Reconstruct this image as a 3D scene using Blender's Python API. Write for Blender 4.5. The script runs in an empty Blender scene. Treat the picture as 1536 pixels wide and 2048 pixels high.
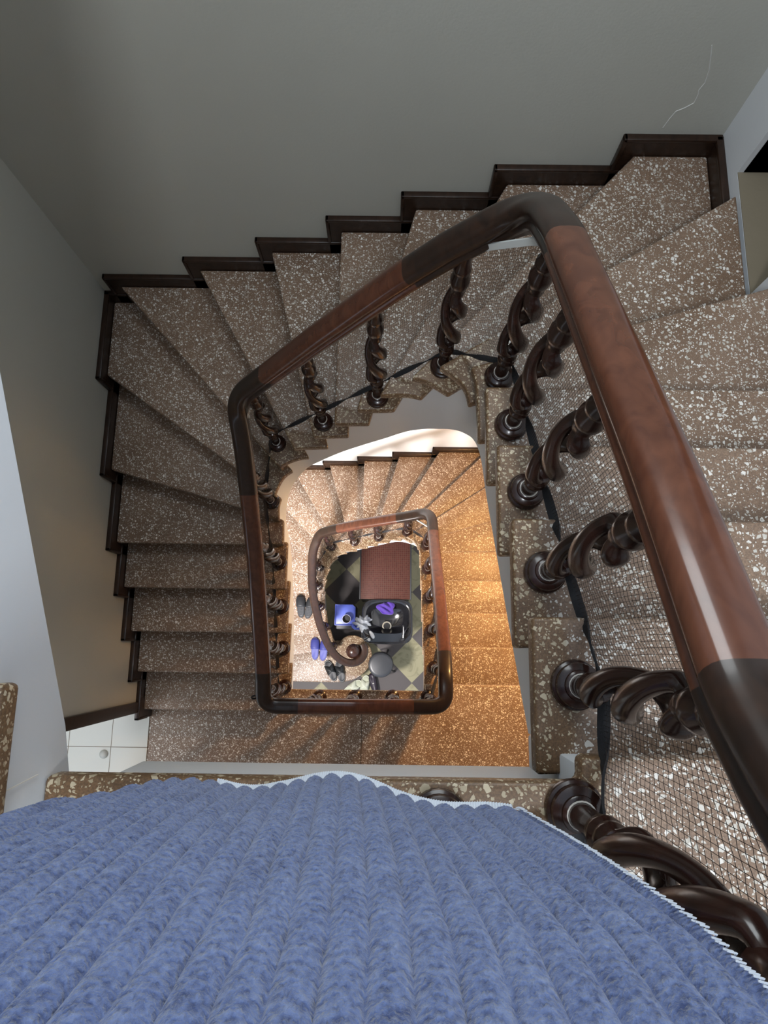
import bpy, bmesh, math, random
from mathutils import Vector, Matrix
random.seed(7)
U = 0.18                      # one riser height in metres; the stair is laid out in risers
PI = math.pi
S = bpy.context.scene
COL = S.collection

# ------------------------------------------------------------------ helpers
def link(o, parent=None):
    COL.objects.link(o)
    if parent: o.parent = parent
    return o

def tag(o, label=None, cat=None, group=None, kind=None):
    if label: o['label'] = label
    if cat: o['category'] = cat
    if group: o['group'] = group
    if kind: o['kind'] = kind
    return o

def empty(name, loc=(0, 0, 0), rz=0):
    o = bpy.data.objects.new(name, None)
    o.empty_display_size = 0.05
    o.location = loc; o.rotation_euler = (0, 0, rz)
    return link(o)

class MB:
    """collects verts and faces for ONE mesh"""
    def __init__(s): s.v = []; s.f = []
    def add(s, vs, fs):
        n = len(s.v); s.v += [tuple(x) for x in vs]; s.f += [tuple(i + n for i in f) for f in fs]
    def box(s, x0, x1, y0, y1, z0, z1):
        s.add([(x, y, z) for z in (z0, z1) for y in (y0, y1) for x in (x0, x1)],
              [(0, 2, 3, 1), (4, 5, 7, 6), (0, 1, 5, 4), (2, 6, 7, 3), (0, 4, 6, 2), (1, 3, 7, 5)])
    def prism(s, poly, z0, z1):
        n = len(poly)
        s.add([(x, y, z0) for x, y in poly] + [(x, y, z1) for x, y in poly],
              [tuple(range(n))[::-1], tuple(range(n, 2 * n))] + [(i, (i + 1) % n, (i + 1) % n + n, i + n) for i in range(n)])
    def lathe(s, prof, c=(0, 0, 0), n=24):
        vs = []; fs = []; m = len(prof)
        for r, z in prof:
            for i in range(n):
                a = 2 * PI * i / n; vs.append((c[0] + r * math.cos(a), c[1] + r * math.sin(a), c[2] + z))
        for j in range(m - 1):
            for i in range(n):
                k = (i + 1) % n; fs.append((j * n + i, j * n + k, (j + 1) * n + k, (j + 1) * n + i))
        fs.append(tuple(range(n))[::-1]); fs.append(tuple((m - 1) * n + i for i in range(n)))
        s.add(vs, fs)
    def tube(s, pts, r, n=8, closed=False):
        pts = [Vector(p) for p in pts]; m = len(pts); vs = []; fs = []
        rs = r if isinstance(r, (list, tuple)) else [r] * m
        prev = None
        for i, p in enumerate(pts):
            if closed: t = pts[(i + 1) % m] - pts[i - 1]
            else: t = pts[min(i + 1, m - 1)] - pts[max(i - 1, 0)]
            t.normalize()
            if prev is None:
                a = t.orthogonal().normalized()
            else:
                a = prev - t * prev.dot(t)
                a = a.normalized() if a.length > 1e-6 else t.orthogonal().normalized()
            prev = a; b = t.cross(a)
            for k in range(n):
                g = 2 * PI * k / n; vs.append(p + (a * math.cos(g) + b * math.sin(g)) * rs[i])
        for i in range(m if closed else m - 1):
            j = (i + 1) % m
            for k in range(n):
                q = (k + 1) % n; fs.append((i * n + k, i * n + q, j * n + q, j * n + k))
        if not closed:
            fs.append(tuple(range(n))[::-1]); fs.append(tuple((m - 1) * n + k for k in range(n)))
        s.add(vs, fs)
    def build(s, name, mat, parent=None, smooth=False, scale=U, bevel=0, seg=2, angle=40):
        me = bpy.data.meshes.new(name)
        me.from_pydata([(x * scale, y * scale, z * scale) for x, y, z in s.v], [], s.f)
        bm = bmesh.new(); bm.from_mesh(me)
        bmesh.ops.recalc_face_normals(bm, faces=bm.faces)
        if bevel:
            es = [e for e in bm.edges if len(e.link_faces) == 2 and e.calc_face_angle(0) > math.radians(angle)]
            bmesh.ops.bevel(bm, geom=es, offset=bevel, segments=seg, affect='EDGES', profile=0.5, clamp_overlap=True)
        bm.to_mesh(me); bm.free()
        if smooth or bevel:
            me.polygons.foreach_set('use_smooth', [True] * len(me.polygons))
            me.set_sharp_from_angle(angle=math.radians(smooth if isinstance(smooth, (int, float)) and smooth > 1 else 42))
        me.materials.append(mat)
        return link(bpy.data.objects.new(name, me), parent)

def catmull(P, t):
    n = len(P); i = int(math.floor(t)); i = max(0, min(n - 2, i)); f = t - i
    g = lambda k: Vector(P[k]) if 0 <= k < n else (Vector(P[0]) * 2 - Vector(P[1]) if k < 0 else Vector(P[-1]) * 2 - Vector(P[-2]))
    a, b, c, d = g(i - 1), g(i), g(i + 1), g(i + 2)
    return 0.5 * ((2 * b) + (c - a) * f + (2 * a - 5 * b + 4 * c - d) * f * f + (3 * b - a - 3 * c + d) * f ** 3)

def fillet(P, radii, n=8):
    """polyline with rounded corners"""
    out = [Vector(P[0])]
    for i in range(1, len(P) - 1):
        p = Vector(P[i]); r = radii.get(i, 0) if isinstance(radii, dict) else radii
        if not r: out.append(p); continue
        a = (Vector(P[i - 1]) - p); b = (Vector(P[i + 1]) - p)
        ra = min(r, a.length * .48); rb = min(r, b.length * .48)
        A = p + a.normalized() * ra; B = p + b.normalized() * rb
        for k in range(n + 1):
            f = k / n; out.append(A * (1 - f) ** 2 + p * 2 * f * (1 - f) + B * f * f)
    out.append(Vector(P[-1]))
    return out

def resample(P, step):
    out = [P[0].copy()]; acc = 0
    for a, b in zip(P, P[1:]):
        L = (b - a).length
        if L < 1e-9: continue
        d = step - acc
        while d <= L:
            out.append(a.lerp(b, d / L)); d += step
        acc = (acc + L) % step
    if (out[-1] - P[-1]).length > step * .3: out.append(P[-1].copy())
    return out

# ------------------------------------------------------------------ materials
def newmat(name):
    m = bpy.data.materials.new(name); m.use_nodes = True
    nt = m.node_tree; b = nt.nodes['Principled BSDF']
    return m, nt, b

def N(nt, typ, **kw):
    n = nt.nodes.new(typ)
    for k, v in kw.items(): setattr(n, k, v)
    return n

def plain(name, col, rough=.5, metal=0, coat=0, spec=.5, noise=0, nscale=8, bump=0, bscale=200, sheen=0):
    m, nt, b = newmat(name)
    b.inputs['Base Color'].default_value = (*col, 1); b.inputs['Roughness'].default_value = rough
    b.inputs['Metallic'].default_value = metal; b.inputs['Coat Weight'].default_value = coat
    b.inputs['Specular IOR Level'].default_value = spec; b.inputs['Sheen Weight'].default_value = sheen
    tc = N(nt, 'ShaderNodeTexCoord')
    if noise:
        n = N(nt, 'ShaderNodeTexNoise'); n.inputs['Scale'].default_value = nscale; n.inputs['Detail'].default_value = 6
        nt.links.new(tc.outputs['Object'], n.inputs['Vector'])
        r = N(nt, 'ShaderNodeMapRange'); r.inputs['To Min'].default_value = 1 - noise; r.inputs['To Max'].default_value = 1 + noise
        nt.links.new(n.outputs['Fac'], r.inputs['Value'])
        mx = N(nt, 'ShaderNodeVectorMath', operation='SCALE'); mx.inputs[0].default_value = col
        nt.links.new(r.outputs['Result'], mx.inputs['Scale']); nt.links.new(mx.outputs['Vector'], b.inputs['Base Color'])
    if bump:
        n = N(nt, 'ShaderNodeTexNoise'); n.inputs['Scale'].default_value = bscale; n.inputs['Detail'].default_value = 4
        nt.links.new(tc.outputs['Object'], n.inputs['Vector'])
        bp = N(nt, 'ShaderNodeBump'); bp.inputs['Strength'].default_value = bump; bp.inputs['Distance'].default_value = .004
        nt.links.new(n.outputs['Fac'], bp.inputs['Height']); nt.links.new(bp.outputs['Normal'], b.inputs['Normal'])
    return m

def ramp(nt, src, stops):
    r = N(nt, 'ShaderNodeValToRGB'); e = r.color_ramp.elements
    while len(e) < len(stops): e.new(.5)
    for x, (p, c) in zip(e, stops): x.position = p; x.color = (*c, 1)
    nt.links.new(src, r.inputs['Fac']); return r

def math_(nt, op, a, b=None, c=None):
    m = N(nt, 'ShaderNodeMath', operation=op)
    for i, x in enumerate((a, b, c)):
        if x is None: continue
        if isinstance(x, (int, float)): m.inputs[i].default_value = x
        else: nt.links.new(x, m.inputs[i])
    return m.outputs[0]

def mixc(nt, fac, a, b):
    m = N(nt, 'ShaderNodeMix', data_type='RGBA')
    for s, x in ((m.inputs[0], fac), (m.inputs[6], a), (m.inputs[7], b)):
        if isinstance(x, (int, float)): s.default_value = x
        elif isinstance(x, tuple): s.default_value = (*x, 1)
        else: nt.links.new(x, s)
    return m.outputs[2]

def terrazzo(name, base1, base2, chip1, chip2, varnish=None, well=None):
    m, nt, b = newmat(name)
    tc = N(nt, 'ShaderNodeTexCoord'); O = tc.outputs['Object']
    nz = N(nt, 'ShaderNodeTexNoise'); nz.inputs['Scale'].default_value = 3.2; nz.inputs['Detail'].default_value = 5
    nt.links.new(O, nz.inputs['Vector'])
    base = ramp(nt, nz.outputs['Fac'], [(.3, base1), (.7, base2)]).outputs['Color']
    fine = N(nt, 'ShaderNodeTexNoise'); fine.inputs['Scale'].default_value = 260; fine.inputs['Detail'].default_value = 2
    nt.links.new(O, fine.inputs['Vector'])
    grit = ramp(nt, fine.outputs['Fac'], [(.35, (.72, .72, .72)), (.7, (1.22, 1.2, 1.15))]).outputs['Color']
    mul = N(nt, 'ShaderNodeMix', data_type='RGBA', blend_type='MULTIPLY'); mul.inputs[0].default_value = 1
    nt.links.new(base, mul.inputs[6]); nt.links.new(grit, mul.inputs[7]); col = mul.outputs[2]
    # warp so that the chips are not all convex cells
    wn = N(nt, 'ShaderNodeTexNoise'); wn.inputs['Scale'].default_value = 140; nt.links.new(O, wn.inputs['Vector'])
    w = N(nt, 'ShaderNodeVectorMath', operation='MULTIPLY_ADD'); nt.links.new(wn.outputs['Color'], w.inputs[0])
    w.inputs[1].default_value = (.004, .004, .004); nt.links.new(O, w.inputs[2])
    for sc, thr, keep in ((80, .17, .50), (165, .19, .52)):
        ve = N(nt, 'ShaderNodeTexVoronoi', feature='DISTANCE_TO_EDGE'); ve.inputs['Scale'].default_value = sc
        vc = N(nt, 'ShaderNodeTexVoronoi', feature='F1'); vc.inputs['Scale'].default_value = sc
        for v in (ve, vc): nt.links.new(w.outputs['Vector'], v.inputs['Vector'])
        sp = N(nt, 'ShaderNodeSeparateColor'); nt.links.new(vc.outputs['Color'], sp.inputs[0])
        t2 = math_(nt, 'MULTIPLY_ADD', sp.outputs[1], .2, thr - .05)
        a = math_(nt, 'GREATER_THAN', ve.outputs['Distance'], t2)
        k = math_(nt, 'GREATER_THAN', sp.outputs[0], keep)
        mask = math_(nt, 'MULTIPLY', a, k)
        chip = ramp(nt, sp.outputs[2], [(.0, chip1), (1., chip2)]).outputs['Color']
        col = mixc(nt, mask, col, chip)
    if varnish:
        # yellowed varnish worn into the strip that runs round the well under the balusters
        x0, x1, y0, y1 = [v * U for v in well]
        sx = N(nt, 'ShaderNodeSeparateXYZ'); nt.links.new(O, sx.inputs[0])
        dx = math_(nt, 'SUBTRACT', math_(nt, 'ABSOLUTE', math_(nt, 'SUBTRACT', sx.outputs[0], (x0 + x1) / 2)), (x1 - x0) / 2)
        dy = math_(nt, 'SUBTRACT', math_(nt, 'ABSOLUTE', math_(nt, 'SUBTRACT', sx.outputs[1], (y0 + y1) / 2)), (y1 - y0) / 2)
        d = math_(nt, 'MAXIMUM', dx, dy)
        n2 = N(nt, 'ShaderNodeTexNoise'); n2.inputs['Scale'].default_value = 9; n2.inputs['Detail'].default_value = 4
        nt.links.new(O, n2.inputs['Vector'])
        d = math_(nt, 'MULTIPLY_ADD', n2.outputs['Fac'], .11, d)
        mr = N(nt, 'ShaderNodeMapRange', interpolation_type='SMOOTHSTEP')
        mr.inputs['From Min'].default_value = .155; mr.inputs['From Max'].default_value = .12
        mr.inputs['To Min'].default_value = 0; mr.inputs['To Max'].default_value = .7
        nt.links.new(d, mr.inputs['Value'])
        v = N(nt, 'ShaderNodeMix', data_type='RGBA', blend_type='MULTIPLY')
        nt.links.new(mr.outputs['Result'], v.inputs[0]); nt.links.new(col, v.inputs[6]); v.inputs[7].default_value = (*varnish, 1)
        col = v.outputs[2]
    nt.links.new(col, b.inputs['Base Color'])
    b.inputs['Roughness'].default_value = .42
    b.inputs['Specular IOR Level'].default_value = .4
    return m

def wood(name, c1, c2, rough=.28, coat=.4, spec=.3):
    m, nt, b = newmat(name)
    tc = N(nt, 'ShaderNodeTexCoord')
    mp = N(nt, 'ShaderNodeMapping'); mp.inputs['Scale'].default_value = (1, .35, 1)
    nt.links.new(tc.outputs['Object'], mp.inputs['Vector'])
    n = N(nt, 'ShaderNodeTexNoise'); n.inputs['Scale'].default_value = 26; n.inputs['Detail'].default_value = 5; n.inputs['Distortion'].default_value = 1.2
    nt.links.new(mp.outputs['Vector'], n.inputs['Vector'])
    c = ramp(nt, n.outputs['Fac'], [(.3, c1), (.72, c2)])
    nt.links.new(c.outputs['Color'], b.inputs['Base Color'])
    b.inputs['Roughness'].default_value = rough; b.inputs['Coat Weight'].default_value = coat; b.inputs['Specular IOR Level'].default_value = spec
    b.inputs['Coat Roughness'].default_value = .12
    return m

def gridmat(name, cA, cB, line, size, lw, rot=0, checker=False, off=(0, 0), rough=.25, vein=0, marble=None):
    """square tiles with grout; checker alternates two colours"""
    m, nt, b = newmat(name)
    tc = N(nt, 'ShaderNodeTexCoord'); mp = N(nt, 'ShaderNodeMapping', vector_type='TEXTURE')
    mp.inputs['Location'].default_value = (off[0], off[1], 0); mp.inputs['Rotation'].default_value = (0, 0, rot)
    mp.inputs['Scale'].default_value = (size, size, size)
    nt.links.new(tc.outputs['Object'], mp.inputs['Vector'])
    sx = N(nt, 'ShaderNodeSeparateXYZ'); nt.links.new(mp.outputs['Vector'], sx.inputs[0])
    fx = math_(nt, 'FRACT', sx.outputs[0]); fy = math_(nt, 'FRACT', sx.outputs[1])
    ex = math_(nt, 'MINIMUM', fx, math_(nt, 'SUBTRACT', 1, fx)); ey = math_(nt, 'MINIMUM', fy, math_(nt, 'SUBTRACT', 1, fy))
    g = math_(nt, 'LESS_THAN', math_(nt, 'MINIMUM', ex, ey), lw)
    ix = math_(nt, 'FLOOR', sx.outputs[0]); iy = math_(nt, 'FLOOR', sx.outputs[1])
    if checker:
        par = math_(nt, 'FLOORED_MODULO', math_(nt, 'ADD', ix, iy), 2)
        ca = cA
        if vein:
            nv = N(nt, 'ShaderNodeTexNoise'); nv.inputs['Scale'].default_value = 5; nv.inputs['Detail'].default_value = 8; nv.inputs['Distortion'].default_value = 2.5
            nt.links.new(tc.outputs['Object'], nv.inputs['Vector'])
            ca = ramp(nt, nv.outputs['Fac'], [(.38, marble), (.5, cA), (.62, cA)]).outputs['Color']
        col = mixc(nt, par, ca, cB)
    else:
        cb = N(nt, 'ShaderNodeCombineXYZ'); nt.links.new(ix, cb.inputs[0]); nt.links.new(iy, cb.inputs[1])
        wn = N(nt, 'ShaderNodeTexWhiteNoise'); nt.links.new(cb.outputs[0], wn.inputs['Vector'])
        col = mixc(nt, wn.outputs['Value'], cA, cB)
    col = mixc(nt, g, col, line)
    nt.links.new(col, b.inputs['Base Color']); b.inputs['Roughness'].default_value = rough; b.inputs['Specular IOR Level'].default_value = .22
    return m

TZ = terrazzo('terrazzo', (.175, .112, .075), (.25, .168, .118), (.42, .38, .32), (.78, .74, .68),
              varnish=(.62, .50, .28), well=(-3.5, 1.6, -1.35, 5.6))
WHITE = plain('white_wall_paint', (.66, .68, .70), .6, noise=.05, nscale=3, bump=.08, bscale=60)
CREAM = plain('cream_wall_paint', (.43, .425, .375), .65, noise=.05, nscale=2.2, bump=.12, bscale=90)
LOWALL = plain('pale_wall_paint', (.75, .75, .74), .6, noise=.03, nscale=3)
BEIGE = plain('beige_plaster', (.21, .175, .12), .7, noise=.1, nscale=6, bump=.2, bscale=40)
DARKWOOD = wood('skirting_wood', (.014, .007, .004), (.034, .016, .009), .36, .12)
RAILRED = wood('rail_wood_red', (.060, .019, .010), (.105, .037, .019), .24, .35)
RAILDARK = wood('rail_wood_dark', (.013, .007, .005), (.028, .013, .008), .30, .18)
BALW = wood('baluster_wood', (.012, .0055, .004), (.034, .013, .009), .25, .25)
BLACKSTRAP = plain('black_strap_webbing', (.012, .012, .014), .75, bump=.3, bscale=500)
NETM = plain('net_cord', (.025, .014, .010), .8)
TWINE = plain('white_twine', (.62, .58, .52), .7)
WBAND = plain('white_band', (.62, .64, .62), .6)
GLOSSBLACK = plain('gloss_black', (.010, .010, .012), .12, coat=.5)
MATBLACK = plain('matt_black', (.014, .014, .016), .5)
VINYL = plain('black_vinyl', (.028, .03, .035), .38, noise=.15, nscale=20)
CHROME = plain('chrome', (.75, .75, .77), .12, metal=1)
DRAIN = plain('drain_ring', (.60, .56, .46), .3, metal=.6)
CHECK = gridmat('checker_floor_tiles', (.28, .26, .165), (.088, .078, .077), (.10, .09, .08), .4045, .006, rot=PI / 4,
                checker=True, off=(1.9 * U, -2.38 * U), rough=.5, vein=1, marble=(.21, .195, .12))
ROOMTILE = gridmat('white_floor_tiles', (.62, .62, .57), (.66, .66, .61), (.16, .13, .09), .30, .008,
                   off=(-10.66 * U, -3.93 * U), rough=.18)
MOSAIC = gridmat('brown_mosaic_tiles', (.050, .011, .007), (.070, .018, .011), (.075, .038, .027), .0235, .09, off=(.003, .002), rough=.6)

# ------------------------------------------------------------------ camera
f_px = 1340.0
cam = bpy.data.cameras.new('camera'); cam.sensor_fit = 'HORIZONTAL'; cam.sensor_width = 36
cam.lens = f_px / 1536 * 36; cam.clip_start = .02; cam.clip_end = 60
co = link(bpy.data.objects.new('camera', cam))
co.matrix_world = (Matrix.Translation((0, 0, 6.4658 * U)) @ Matrix.Rotation(.021932, 4, 'Z')
                   @ Matrix.Rotation(.200368, 4, 'X') @ Matrix.Rotation(-.0083957, 4, 'Z'))
S.camera = co

# ------------------------------------------------------------------ stair plan (in risers)
XW, XE, YN, YNL = -9.17, 7.25, 11.17, 10.62
INNER_U = [(1.61, -.95), (1.61, .36), (1.61, 1.66), (1.61, 2.96), (1.61, 4.27), (1.5, 5.06), (1.0, 5.50), (.49, 5.68), (-.2, 5.67),
           (-.77, 5.66), (-1.39, 5.64), (-2.04, 5.61), (-2.69, 5.56), (-3.24, 5.26), (-3.52, 4.62), (-3.52, 4.1), (-3.50, 3.4),
           (-3.50, 1.97), (-3.54, .48), (-3.58, -.98), (-3.62, -2.41), (-3.62, -3.8)]
OUTER_U = {0: (XE, -.95), 1: (XE, .36), 2: (XE, 1.66), 3: (XE, 2.96), 4: (XE, 4.27), 5: (XE, 6.75), 6: (XE, 9.42), 7: (5.57, YN), 8: (2.84, YN),
           9: (.65, YN), 10: (-1.35, YN), 11: (-3.43, YN), 12: (-5.78, YN), 13: (-8.57, YN), 14: (XW, 8.6), 15: (XW, 5.69),
           16: (XW, 3.4), 17: (XW, 1.97), 18: (XW, .48), 19: (XW, -.98), 20: (XW, -2.41), 21: (XW, -3.8)}
INNER_L = [(1.61, -1.38), (1.61, .09), (1.61, 1.56), (1.61, 3.08), (1.61, 4.5), (1.5, 5.12), (1.0, 5.52), (.49, 5.68), (-.2, 5.67),
           (-.77, 5.66), (-1.39, 5.64), (-2.04, 5.61), (-2.69, 5.56), (-3.24, 5.28), (-3.6, 4.75), (-3.86, 4.15), (-4.0, 3.4),
           (-3.93, 2.1), (-3.66, .95), (-3.25, -.1), (-2.9, -1.5), (-2.6, -2.6)]
OUTER_L = dict(OUTER_U); OUTER_L.update({0: (XE, -1.38), 1: (XE, .09), 2: (XE, 1.56), 3: (XE, 3.08), 4: (XE, 4.6), 5: (XE, 6.85), 6: (XE, 9.6)})
for k in range(7, 14): OUTER_L[k] = (OUTER_L[k][0], YNL)

def outer_pts(O, a, b):
    """points along the outer wall from param a to b (a<b), corners included"""
    corners = {}
    yn = O[8][1]
    def at(t):
        i = int(math.floor(t)); i = max(0, min(20, i)); f = t - i
        p, q = Vector(O[i]), Vector(O[i + 1])
        if i in (6, 13):                       # passes a room corner
            c = Vector((XE if i == 6 else XW, yn)); l1 = (c - p).length; l2 = (q - c).length; d = f * (l1 + l2)
            return p.lerp(c, d / l1) if d < l1 else c.lerp(q, (d - l1) / l2)
        return p.lerp(q, f)
    pts = [at(a)]
    for i in (6, 13):
        p, q = Vector(O[i]), Vector(O[i + 1]); c = Vector((XE if i == 6 else XW, yn))
        fc = i + (c - p).length / ((c - p).length + (q - c).length)
        if a < fc < b: pts.append(c)
    pts.append(at(b))
    return pts

def inner_norm(I, t):
    d = catmull(I, t + .02) - catmull(I, t - .02); d.normalize()
    return Vector((d.y, -d.x))                 # points away from the well (path runs anticlockwise)

def inset_pt(I, O, t, d):
    """point on the nosing line t that lies d outside the inner edge"""
    p = catmull(I, t); tt = max(0, t); q = outer_pts(O, tt, tt + 1e-4)[0]
    if t < 0: q = Vector((q.x, p.y))
    v = (q - p).normalized(); c = max(.35, v.dot(inner_norm(I, t)))
    return p + v * (d / c)

def flight(I, O, z0, thing, soffit, last, inset, skip=()):
    body = MB(); dl = .13
    for t in range(1, last + 1):
        z = z0 - t
        # --- terrazzo tread: slab with nosing, kerb tongue under the next tread, and its riser
        n = 9
        tong = .26 if (t <= 4 or t >= 15) else .5
        inn = [catmull(I, t + .0 - (1 + tong) * k / n) for k in range(n + 1)]          # nosing -> uphill
        out = outer_pts(O, t - 1 - .12, t)
        if t not in skip:
            m = MB()
            poly = [tuple(v) for v in inn] + [tuple(v) for v in out]
            m.prism(poly, z - .27, z)
            a = inset_pt(I, O, t - dl, inset(t) - .1); b = outer_pts(O, t - dl, t)[0]
            dirv = (catmull(I, t) - catmull(I, t - .1)).normalized()
            nv = Vector(((b - a).y, -(b - a).x)).normalized()
            if nv.dot(dirv) < 0: nv = -nv
            nv *= .05
            m.prism([tuple(a - nv), tuple(b - nv), tuple(b + nv), tuple(a + nv)], z - 1.0, z - .2)
            m.build('tread', TZ, thing, bevel=.062 * U, seg=3, angle=50)
        # --- painted concrete under the treads
        k = 10; lo, hi = t - 1 - dl, t - dl
        if t == last: hi = t - dl
        vs = []; fs = []
        for j in range(k + 1):
            tau = lo + (hi - lo) * j / k; tt = max(0, tau)
            p = inset_pt(I, O, tau, inset(tau)); q = outer_pts(O, tt, tt + 1e-4)[0]
            zb = soffit(tau, z0)
            zi, zq = zb
            vs += [(p.x, p.y, z - .06), (q.x, q.y, z - .06), (p.x, p.y, min(zi, z - .3)), (q.x, q.y, min(zq, z - .3))]
        for j in range(k):
            a, b = 4 * j, 4 * j + 4
            fs += [(a, a + 1, b + 1, b), (a + 2, b + 2, b + 3, a + 3), (a, b, b + 2, a + 2), (a + 1, a + 3, b + 3, b + 1)]
        fs += [(0, 2, 3, 1), (4 * k, 4 * k + 1, 4 * k + 3, 4 * k + 2)]
        body.add(vs, fs)
    return body.build('stringer', WHITE, thing, smooth=30)

def lerp_tab(tab, x):
    if x <= tab[0][0]: return tab[0][1]
    for (a, u), (b, v) in zip(tab, tab[1:]):
        if x <= b: 
            f = (x - a) / (b - a); return u + (v - u) * f
    return tab[-1][1]

DEPU = [3.3, 3.4, 3.45, 3.5, 3.55, 4.15, 4.5, 4.45, 4.25, 3.9, 3.6, 3.45, 3.5, 3.6, 3.65, 3.6, 3.55, 3.5, 3.4, 3.0, 2.4, 2.4]
def soff_u(t, z0): d = catmull([(v, 0, 0) for v in DEPU], t).x; return (z0 - t - d, z0 - t - min(d, 2.4))
def soff_l(t, z0):
    d = lerp_tab([(0, 2.4), (4, 2.6), (6, 3.2), (8, 3.0), (12, 2.8), (13, 2.6), (15, 2.6), (17, 6), (20, 6)], t)
    z = max(-42.0, z0 - t - d); return (z, z)

st_u = empty('staircase'); tag(st_u, 'upper winding terrazzo stair flight with grey unlit treads, from the landing beside the blue towel', 'staircase')
flight(INNER_U, OUTER_U, 0, st_u, soff_u, 20, lambda t: lerp_tab([(0, .37), (10, .34), (12, .3), (14, .2), (20, .2)], t))
st_l = empty('staircase'); tag(st_l, 'lower winding terrazzo stair flight lit orange and white, down to the shoes and shampoo basin', 'staircase')
flight(INNER_L, OUTER_L, -21, st_l, soff_l, 20, lambda t: .26, skip=(20,))
# curtail step: bottom tread with the round end under the scroll
cp = [(-9.17, -2.36), (-6, -2.34), (-3.2, -2.36), (-2.2, -2.22), (-1.45, -1.75), (-.98, -1.15), (-.86, -.55), (-1.0, .05), (-1.4, .55), (-2.0, .86), (-2.6, .84), (-3.05, .6), (-3.3, .1)]
m = MB(); cpl = fillet([(x, y, 0) for x, y in cp], .5, 4)
poly = [(v.x, v.y) for v in cpl] + [(-9.17, -.6)]
m.prism(poly, -41.27, -41)
m.prism([(x + (.12 if x < -2 else -.1) * 0, y) for x, y in [(-9.17, -2.2), (-3.2, -2.2), (-2.2, -2.05), (-1.2, -1.2), (-1.05, -.5), (-1.55, .4), (-2.2, .7), (-3.0, .5), (-9.17, .2)]], -42, -41.2)
tag(m.build('tread', TZ, st_l, bevel=.062 * U, seg=3, angle=50), 'wide bottom tread with a rounded end under the scroll of the rail')

# flight going on up from the landing, along the left edge of the picture
st_t = empty('staircase'); tag(st_t, 'start of a third stair flight with pale blue-grey painted side, rising at the left edge', 'staircase')
b3 = MB()
for k in range(1, 7):
    y0 = -2.41 + 1.43 * (k - 1); m = MB()
    m.box(-9.25, -3.02, y0, y0 + 1.43 + .66, k - .27, k)
    m.box(-9.25, -3.06, y0 + .14, y0 + .24, k - 1, k - .2)
    m.build('tread', TZ, st_t, bevel=.062 * U, seg=3)
    ya, yb = y0 + .2, y0 + 1.63
    sz = lambda y: max(-.55 + .616 * (y + 1.14), -.9)
    b3.add([(x, y, z) for x in (-9.28, -3.1) for y, z in ((ya, sz(ya)), (yb, sz(yb)), (yb, k - .06), (ya, k - .06))],
           [(0, 1, 2, 3), (7, 6, 5, 4), (0, 4, 5, 1), (1, 5, 6, 2), (2, 6, 7, 3), (3, 7, 4, 0)])
b3.build('stringer', WHITE, st_t)

# ------------------------------------------------------------------ setting
def struct(name, mb, mat, parent=None, label=None, **kw):
    o = mb.build(name, mat, parent, **kw)
    if not parent: o['kind'] = 'structure'
    if label: o['label'] = label
    return o
TOP = 15.0
m = MB(); m.box(-10.5, 8.6, 11.3, 12.3, -22, TOP); m.box(-10.5, 8.6, 10.75, 12.3, -42, -21.5)
wn = struct('wall_north', m, CREAM)
m = MB(); m.box(-9.42, 7.5, 10.745, 10.76, -42, -21.4)
struct('wall_north_lower', m, LOWALL)
m = MB(); m.box(-10.3, -9.3, -2.37, 11.4, -42, TOP)
m.box(-10.3, -9.3, -9.5, -2.37, -8.5, TOP); m.box(-10.3, -9.3, -9.5, -6.6, -22, -8.5); m.box(-10.3, -9.3, -9.5, -2.37, -42, -21.6)
struct('wall_west', m, CREAM)
m = MB(); m.box(7.38, 8.6, 10.04, 11.4, -42, TOP); m.box(7.38, 8.6, -9.5, 7.2, -42, TOP); m.box(7.38, 8.6, 7.2, 10.04, -42, -6.12); m.box(7.38, 8.6, 7.2, 10.04, 5, TOP)
struct('wall_east', m, WHITE)
# recessed opening in the east wall
m = MB(); m.box(7.385, 10.4, 7.0, 10.05, -6.5, -6.10)
struct('window_1', m, BEIGE, label='beige plastered sill of the recess beside the stair')
m = MB(); m.box(7.5, 10.4, 10.04, 10.6, -6.5, 5); m.box(7.5, 10.4, 6.6, 7.2, -6.5, 5); m.box(10.4, 10.7, 6.6, 10.6, -6.5, 5); m.box(7.5, 10.6, 6.6, 10.6, 5, 5.3)
struct('wall_recess', m, plain('recess_plaster', (.42, .34, .19), .75, noise=.12, nscale=5))
m = MB(); m.box(-10.3, 8.6, -9.7, -9.4, -22.5, TOP)
struct('wall_south', m, WHITE)

# landings
def landing(zt, yf, yn, xn, x0, beam, yb, name, x1=7.3):
    m = MB()
    m.prism([(x0, yf), (x0, -9.45), (x1, -9.45), (x1, yn), (xn, yn), (xn, yf)], zt - .27, zt)
    o = struct(name, m, TZ, bevel=.07 * U, seg=3)
    m = MB(); m.box(x0, x1, -9.45, yb, zt - 1.5, zt - .2); m.box(x0, xn + .25, yb - 1.2, yb, zt - beam, zt - .2); m.box(xn + .06, xn + .6, yb - .2, yn - .12, zt - beam, zt - .22)
    c = m.build('ceiling_slab', WHITE, o, bevel=.03 * U)
    return o
l0 = landing(0, -1.18, -.95, 1.80, -3.10, 2.6, -1.46, 'floor_top_landing')
l1 = landing(-21, -1.65, -1.38, 1.62, -9.25, 1.4, -1.9, 'floor_middle_landing')
m = MB(); m.box(-.9, -.875, -9.4, -1.66, -21.02, -20.994)
m.build('floor_joint', plain('joint_strip', (.05, .035, .02), .6), l1)
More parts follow.
